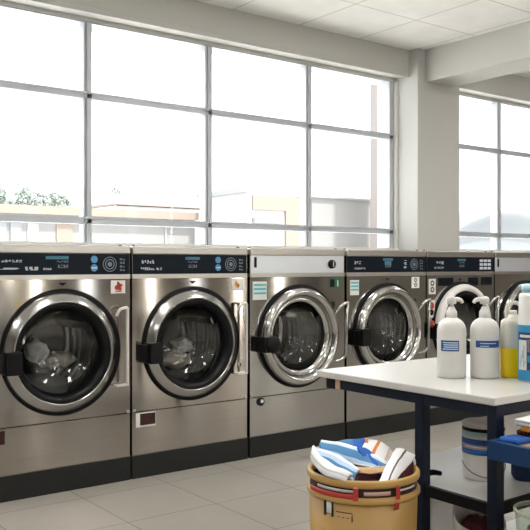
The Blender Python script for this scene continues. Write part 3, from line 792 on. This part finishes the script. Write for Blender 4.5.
sheet('towel', [[(364, 446, 2.36), (378, 448, 2.36), (390, 455, 2.345), (397, 466, 2.32)], [(367, 440, 2.35), (379, 442, 2.35), (390, 449, 2.335), (397, 462, 2.31)], [(362, 448, 2.28), (374, 451, 2.27), (386, 460, 2.25), (394, 471, 2.23)], [(358, 457, 2.22), (369, 462, 2.21), (382, 472, 2.19), (390, 483, 2.17)]], SE, 'white towel with orange spots at the back right of the tan basket', 'towel')
sheet('towel', [[(357, 448, 2.235), (366, 449, 2.235), (375, 456, 2.22), (386, 466, 2.19)], [(359, 452, 2.22), (366, 454, 2.22), (374, 460, 2.20), (384, 469, 2.17)], [(364, 458, 2.21), (370, 461, 2.20), (376, 466, 2.18), (383, 473, 2.16)]], CBLUE, 'royal blue cloth flap lying across the white towels in the tan basket', 'towel')
sheet('towel', [[(318, 448, 2.32), (345, 452, 2.30), (366, 456, 2.28), (386, 464, 2.24)], [(321, 441, 2.29), (347, 445, 2.26), (370, 453, 2.23), (388, 464, 2.19)], [(320, 447, 2.25), (344, 453, 2.22), (366, 461, 2.20), (385, 468, 2.17)], [(320, 456, 2.235), (342, 461, 2.215), (364, 466, 2.19), (383, 470, 2.165)]], SA, 'long white and steel-blue striped towel folded across the tan basket', 'towel')
sheet('towel', [[(313, 455, 2.24), (330, 460, 2.215), (344, 465, 2.19), (359, 473, 2.17)], [(316, 448, 2.22), (331, 453, 2.19), (345, 460, 2.165), (359, 470, 2.14)], [(315, 455, 2.18), (330, 461, 2.155), (343, 468, 2.13), (356, 474, 2.115)], [(315, 464, 2.17), (328, 470, 2.145), (341, 476, 2.12), (353, 481, 2.10)]], SB_, 'pale blue towel with a darker band in front of the steel-blue striped one', 'towel')
sheet('towel', [[(312, 455, 2.23), (322, 463, 2.19), (334, 470, 2.155), (352, 477, 2.115)], [(313, 446, 2.215), (321, 457, 2.17), (334, 466, 2.135), (352, 474, 2.10)], [(311, 453, 2.19), (319, 463, 2.15), (331, 471, 2.115), (348, 477, 2.093)], [(312, 462, 2.18), (320, 471, 2.14), (331, 478, 2.11), (346, 482, 2.09)]], SC_, 'white towel at the left rim of the tan basket', 'towel')
sheet('towel', [[(356, 467, 2.185), (370, 468, 2.175), (386, 467, 2.17)], [(357, 469, 2.165), (371, 470, 2.155), (387, 469, 2.155)], [(358, 473, 2.155), (371, 474, 2.145), (387, 472, 2.145)]], mat('tan_cotton', (.50, .33, .17), .85, 0, .1, 30, bump=.2), 'narrow tan cloth across the middle of the tan basket', 'towel')
sheet('towel', [[(396, 449, 2.25), (391, 458, 2.21), (385, 469, 2.15), (379, 483, 2.09)], [(402, 449, 2.25), (397, 458, 2.205), (390, 470, 2.14), (384, 483, 2.085)], [(408, 453, 2.25), (402, 461, 2.20), (395, 472, 2.14), (389, 484, 2.09)], [(415, 456, 2.25), (409, 465, 2.21), (399, 476, 2.14), (392, 486, 2.10)]], SG, 'white towel with one dark line standing at the right of the tan basket', 'towel')
sheet('towel', [[(413, 455, 2.27), (415, 462, 2.26), (415, 470, 2.25)], [(408, 461, 2.245), (410, 468, 2.23), (411, 476, 2.22)], [(401, 468, 2.20), (403, 474, 2.18), (404, 482, 2.17)], [(394, 475, 2.14), (395, 481, 2.12), (396, 488, 2.11)]], SH, 'maroon cloth beside the white towel at the right rim of the tan basket', 'towel')

# ------------------------------------------------------------------ outside
ASPH = mat('outdoor_pavement', (.60, .59, .575), .9, 0, .1, 1)
struct(B(-160, 700, YB+.25, 420, -.12, -.1).build('ground_outside', ASPH))
def X_at(px, Y): return Y*math.tan(YAW+math.atan((px-265)/F))
def H_at(py, px, Y):
    x = X_at(px, Y); return CAMH+(265-py)/F*(x*SN+Y*CS)
CRM = mat('cream_render', (.185, .182, .178), .9, 0, .02, 1); PEA = mat('peach_render', (.195, .155, .130), .9, 0, .03, 1)
GRYR = mat('grey_roof_edge', (.225, .235, .242), .8, 0, .03, 1); WHR = mat('white_render', (.33, .33, .335), .9, 0, .01, 1)
PNK = mat('pink_render', (.19, .17, .163), .9, 0, .02, 1); SHG = mat('blue_grey_glazing', (.165, .178, .188), .3, 0, .1, 1)
Y0 = 40
b0 = thing('commercial_building', 'low pale building with a peach roof band seen through the left window', 'building', (0, Y0, -.1))
hx = H_at(204.5, 0, Y0); hz = H_at(213, 0, Y0)
xa, xb = X_at(-90, Y0), X_at(195, Y0)
B(xa, xb, 0, 12, 0, hz+.1).build('walls', CRM, b0)
B(xa-.3, xb+.0, -.4, 12.3, hz+.1, hx+.1).build('roof_band', PEA, b0)
for p0, p1, mt, nm in ((-14, 6, SHG, 'shop_window'), (10, 21, SHG, 'shop_window'), (27, 38, GRYR, 'entrance'), (56, 72, PEA, 'peach_panel')):
    B(X_at(p0, Y0), X_at(p1, Y0), -.08, .05, .1, H_at(223, 30, Y0)+.1).build(nm, mt, b0)
B(X_at(164.5, Y0), X_at(166, Y0), -.1, 0, .1, hz+.05).build('downpipe', GRYR, b0)
Y1 = 70
b1 = thing('low_roof_building', 'distant hall with a low peach roof behind the pale building', 'building', (0, Y1, -.1))
m = MB()
rx0, rx1 = X_at(118, Y1), X_at(206, Y1); za, zb = H_at(203, 118, Y1)+.1, H_at(197, 200, Y1)+.1
B(rx0, rx1, .5, 10, 0, za-.2).build('walls', WHR, b1)
m.add([(rx0, 0, za), (rx1, 0, za), (rx1, 8, zb), (rx0, 8, za+.2), (rx0, 0, za-.15), (rx1, 0, za-.15), (rx1, 8, za-.15), (rx0, 8, za-.15)], [(0, 1, 2, 3), (0, 4, 5, 1), (1, 5, 6, 2), (2, 6, 7, 3), (3, 7, 4, 0)])
m.build('roof', PEA, b1)
Y2 = 35
xc = X_at(252, Y2)
b2 = thing('portal_building', 'white and peach building with a square portal seen through the third window bay', 'building', (0, Y2, -.1))
hc = H_at(188, 252, Y2)+.1; ho = H_at(195, 255, Y2)+.1; hob = H_at(209.5, 255, Y2)+.1
xr = X_at(375, Y2); xm = X_at(286, Y2)
B(xc-.35, xc, 0, 4.6, 0, hc-.25).build('side_wall', WHR, b2)
B(xc-.5, xc+.05, -.1, 4.8, hc-.25, hc).build('roof_edge', GRYR, b2)
B(xc+.06, X_at(309, Y2), .0, 1.0, hob, ho).build('fascia', PEA, b2)
B(xm, X_at(309, Y2), .0, 1.0, 0, hob).build('pillar', PEA, b2)
B(xc+.06, xm, .12, 1.0, 0, hob).build('recessed_wall', WHR, b2)
B(xc+.06, xm-.3, -.2, .12, H_at(223, 270, Y2)+.1, H_at(221, 270, Y2)+.25).build('canopy', GRYR, b2)
Y3 = 36
b3 = thing('flat_roof_building', 'pale flat-roofed building to the right of the peach portal', 'building', (0, Y3, -.1))
B(X_at(310, Y3), X_at(370, Y3), 0, 8, 0, H_at(198.5, 330, Y3)+.1).build('walls', CRM, b3)
B(X_at(309.5, Y3), X_at(370.5, Y3), -.15, 8.1, H_at(198.5, 330, Y3)+.1, H_at(196.5, 330, Y3)+.1).build('roof_edge', GRYR, b3)
Y4 = 33
b4 = thing('tower_block', 'tall pink tower at the right end of the left window', 'building', (0, Y4, -.1))
B(X_at(381, Y4), X_at(412, Y4), 0, .9, 0, H_at(72, 385, Y4)).build('walls', PNK, b4)
B(X_at(381, Y4)-.1, X_at(412, Y4)+.1, -.1, 1.0, H_at(72, 385, Y4), H_at(72, 385, Y4)+.4).build('parapet', PNK, b4)
# trees
LEAF = mat('pale_green_leaves', (.31, .35, .32), .8, 0, .2, .7, sss=0); BARK = mat('bark', (.30, .26, .22), .9)
def tree(px, Y, top, bot, halfpx, label, seed):
    x = X_at(px, Y); zt = H_at(top, px, Y); zb = H_at(bot, px, Y); w_ = abs(X_at(px+halfpx, Y)-x)
    t = thing('tree', label, 'tree', (x, Y, -.1))
    m = MB(); m.tube([(0, 0, 0), (.1, 0, zb*.6), (0, 0, zb+.8)], lambda u: .22-.1*u, 8); m.build('trunk', BARK, t)
    rr = random.Random(seed); c = MB(); n = 1600
    for k in range(n):
        u = rr.uniform(-1, 1); v = rr.uniform(-1, 1); q = rr.uniform(0, 1)
        env = math.sqrt(max(0, 1-u*u))*(.72+.28*math.sin(u*7+seed)+.12*math.sin(u*17))
        p = Vector((u*w_, v*w_*.7*math.sqrt(max(0, 1-u*u)), zb+.1+(zt-zb)*q*max(.15, env)))
        s_ = (zt-zb)*rr.uniform(.07, .12)
        a = Vector((rr.gauss(0, 1), rr.gauss(0, 1), rr.gauss(0, 1))).normalized(); b_ = a.cross(Vector((rr.gauss(0, 1), rr.gauss(0, 1), rr.gauss(0, 1)))).normalized()
        c.add([p-a*s_, p+b_*s_*.6, p+a*s_, p-b_*s_*.6], [(0, 1, 2, 3)])
    c.build('crown', LEAF, t)
tree(28, 58, 184, 209, 21, 'broad pale green tree behind the low building, left window', 3)
tree(58, 60, 189, 208, 13, 'smaller tree to the right of the broad tree', 5)
tree(-2, 62, 178, 207, 7, 'tree cut by the left edge of the picture', 8)
tree(116, 110, 186.5, 194, 5, 'tiny distant tree above the low peach roof', 11)
# street lamp whose arm enters from the left
Yp = 24
lp = at(17, 145, 30.5)
t = thing('street_lamp', 'street lamp arm reaching in from the left edge of the window', 'street lamp', (X_at(-16, lp.y), lp.y, -.1))
m = MB(); dx = lp.x-X_at(-16, lp.y); m.tube([(0, 0, 0), (0, 0, lp.z-.8), (0, 0, lp.z-.35)], lambda u: .07-.03*u, 10); m.build('pole', GRYR, t)
m = MB(); m.tube([(0, 0, lp.z-.35), (dx*.5, 0, lp.z-.12), (dx*.93, 0, lp.z+.06)], .025, 8); m.build('arm', GRYR, t)
m = MB(); m.box(dx*.84, dx*1.03, -.08, .08, lp.z+.05, lp.z+.13, .02); m.build('lamp_head', GRYR, t)
# far hills seen through the right window
HILL = mat('distant_hill', (.115, .123, .13), .9, 0, .06, .05)
def hill(Y, dy, pts):
    P = spline([Vector((X_at(px, Y), H_at(py, px, Y), 0)) for px, py in pts], 5)
    P = [Vector((P[0].x-30, -.5, 0))]+P+[Vector((P[-1].x+30, -.5, 0))]
    m = MB(); vs = []; n = 13
    for p in P:
        for k in range(n):
            u = -1+2*k/(n-1); vs.append((p.x, Y+u*dy, -.3+(p.y+.3)*(1-u*u)))
    fs = [(i*n+k, (i+1)*n+k, (i+1)*n+k+1, i*n+k+1) for i in range(len(P)-1) for k in range(n-1)]
    m.add(vs, fs, 0, True); struct(m.build('hills_outside', HILL))
hill(300, 60, [(425, 225), (440, 214), (455, 210), (470, 209), (482, 210), (490, 214), (498, 219), (506, 230), (512, 241)])
hill(180, 40, [(492, 241), (497, 228), (503, 213), (510, 213), (520, 220), (530, 224), (545, 227), (560, 241)])

# ------------------------------------------------------------------ light
wd = bpy.data.worlds.new('World'); S.world = wd; wd.use_nodes = True
nt = wd.node_tree; bg = nt.nodes['Background']
tc = nt.nodes.new('ShaderNodeTexCoord'); sp = nt.nodes.new('ShaderNodeSeparateXYZ'); nt.links.new(tc.outputs['Generated'], sp.inputs[0])
rp = nt.nodes.new('ShaderNodeValToRGB'); nt.links.new(sp.outputs[2], rp.inputs[0])
rp.color_ramp.elements[0].color = (.96, .98, 1, 1); rp.color_ramp.elements[1].color = (1, 1, 1, 1)
nt.links.new(rp.outputs[0], bg.inputs[0]); bg.inputs[1].default_value = 1.6
def portal(x0, x1, z0, z1, y, face):
    l = bpy.data.lights.new('window_portal', 'AREA'); l.shape = 'RECTANGLE'; l.size = x1-x0; l.size_y = z1-z0; l.cycles.is_portal = True
    o = bpy.data.objects.new('window_portal', l); COL.objects.link(o)
    o.location = ((x0+x1)/2, y, (z0+z1)/2); o.rotation_euler = (PI/2*(1 if face < 0 else -1), 0, 0)
    # area lights shine along local -Z: +90 deg about X turns that to +Y, -90 to -Y
portal(W1[0], W1[1], SILL, HEAD, YB+.16, 1); portal(W2[0], W2[1], SILL, HEAD, YB+.16, 1)
for a, b in FW: portal(a, b, FZ0, FZ1, YF-.16, -1)

sl = bpy.data.lights.new('sun', 'SUN'); sl.energy = 5.0; sl.angle = .05; sl.color = (1, .97, .92)
so = bpy.data.objects.new('sun', sl); COL.objects.link(so); so.location = (0, -20, 40); so.rotation_euler = (math.radians(24), math.radians(8), 0)
cam = bpy.data.cameras.new('camera'); co = bpy.data.objects.new('camera', cam); COL.objects.link(co)
cam.sensor_fit = 'HORIZONTAL'; cam.sensor_width = 36; cam.lens = F/530*36; cam.clip_start = .05; cam.clip_end = 1500
co.location = (0, 0, CAMH); co.rotation_euler = (PI/2, 0, -YAW)
S.camera = co
vs_ = S.view_settings
vs_.view_transform = 'Standard'; vs_.look = 'None'; vs_.exposure = 1.47; vs_.gamma = 1; vs_.use_curve_mapping = False
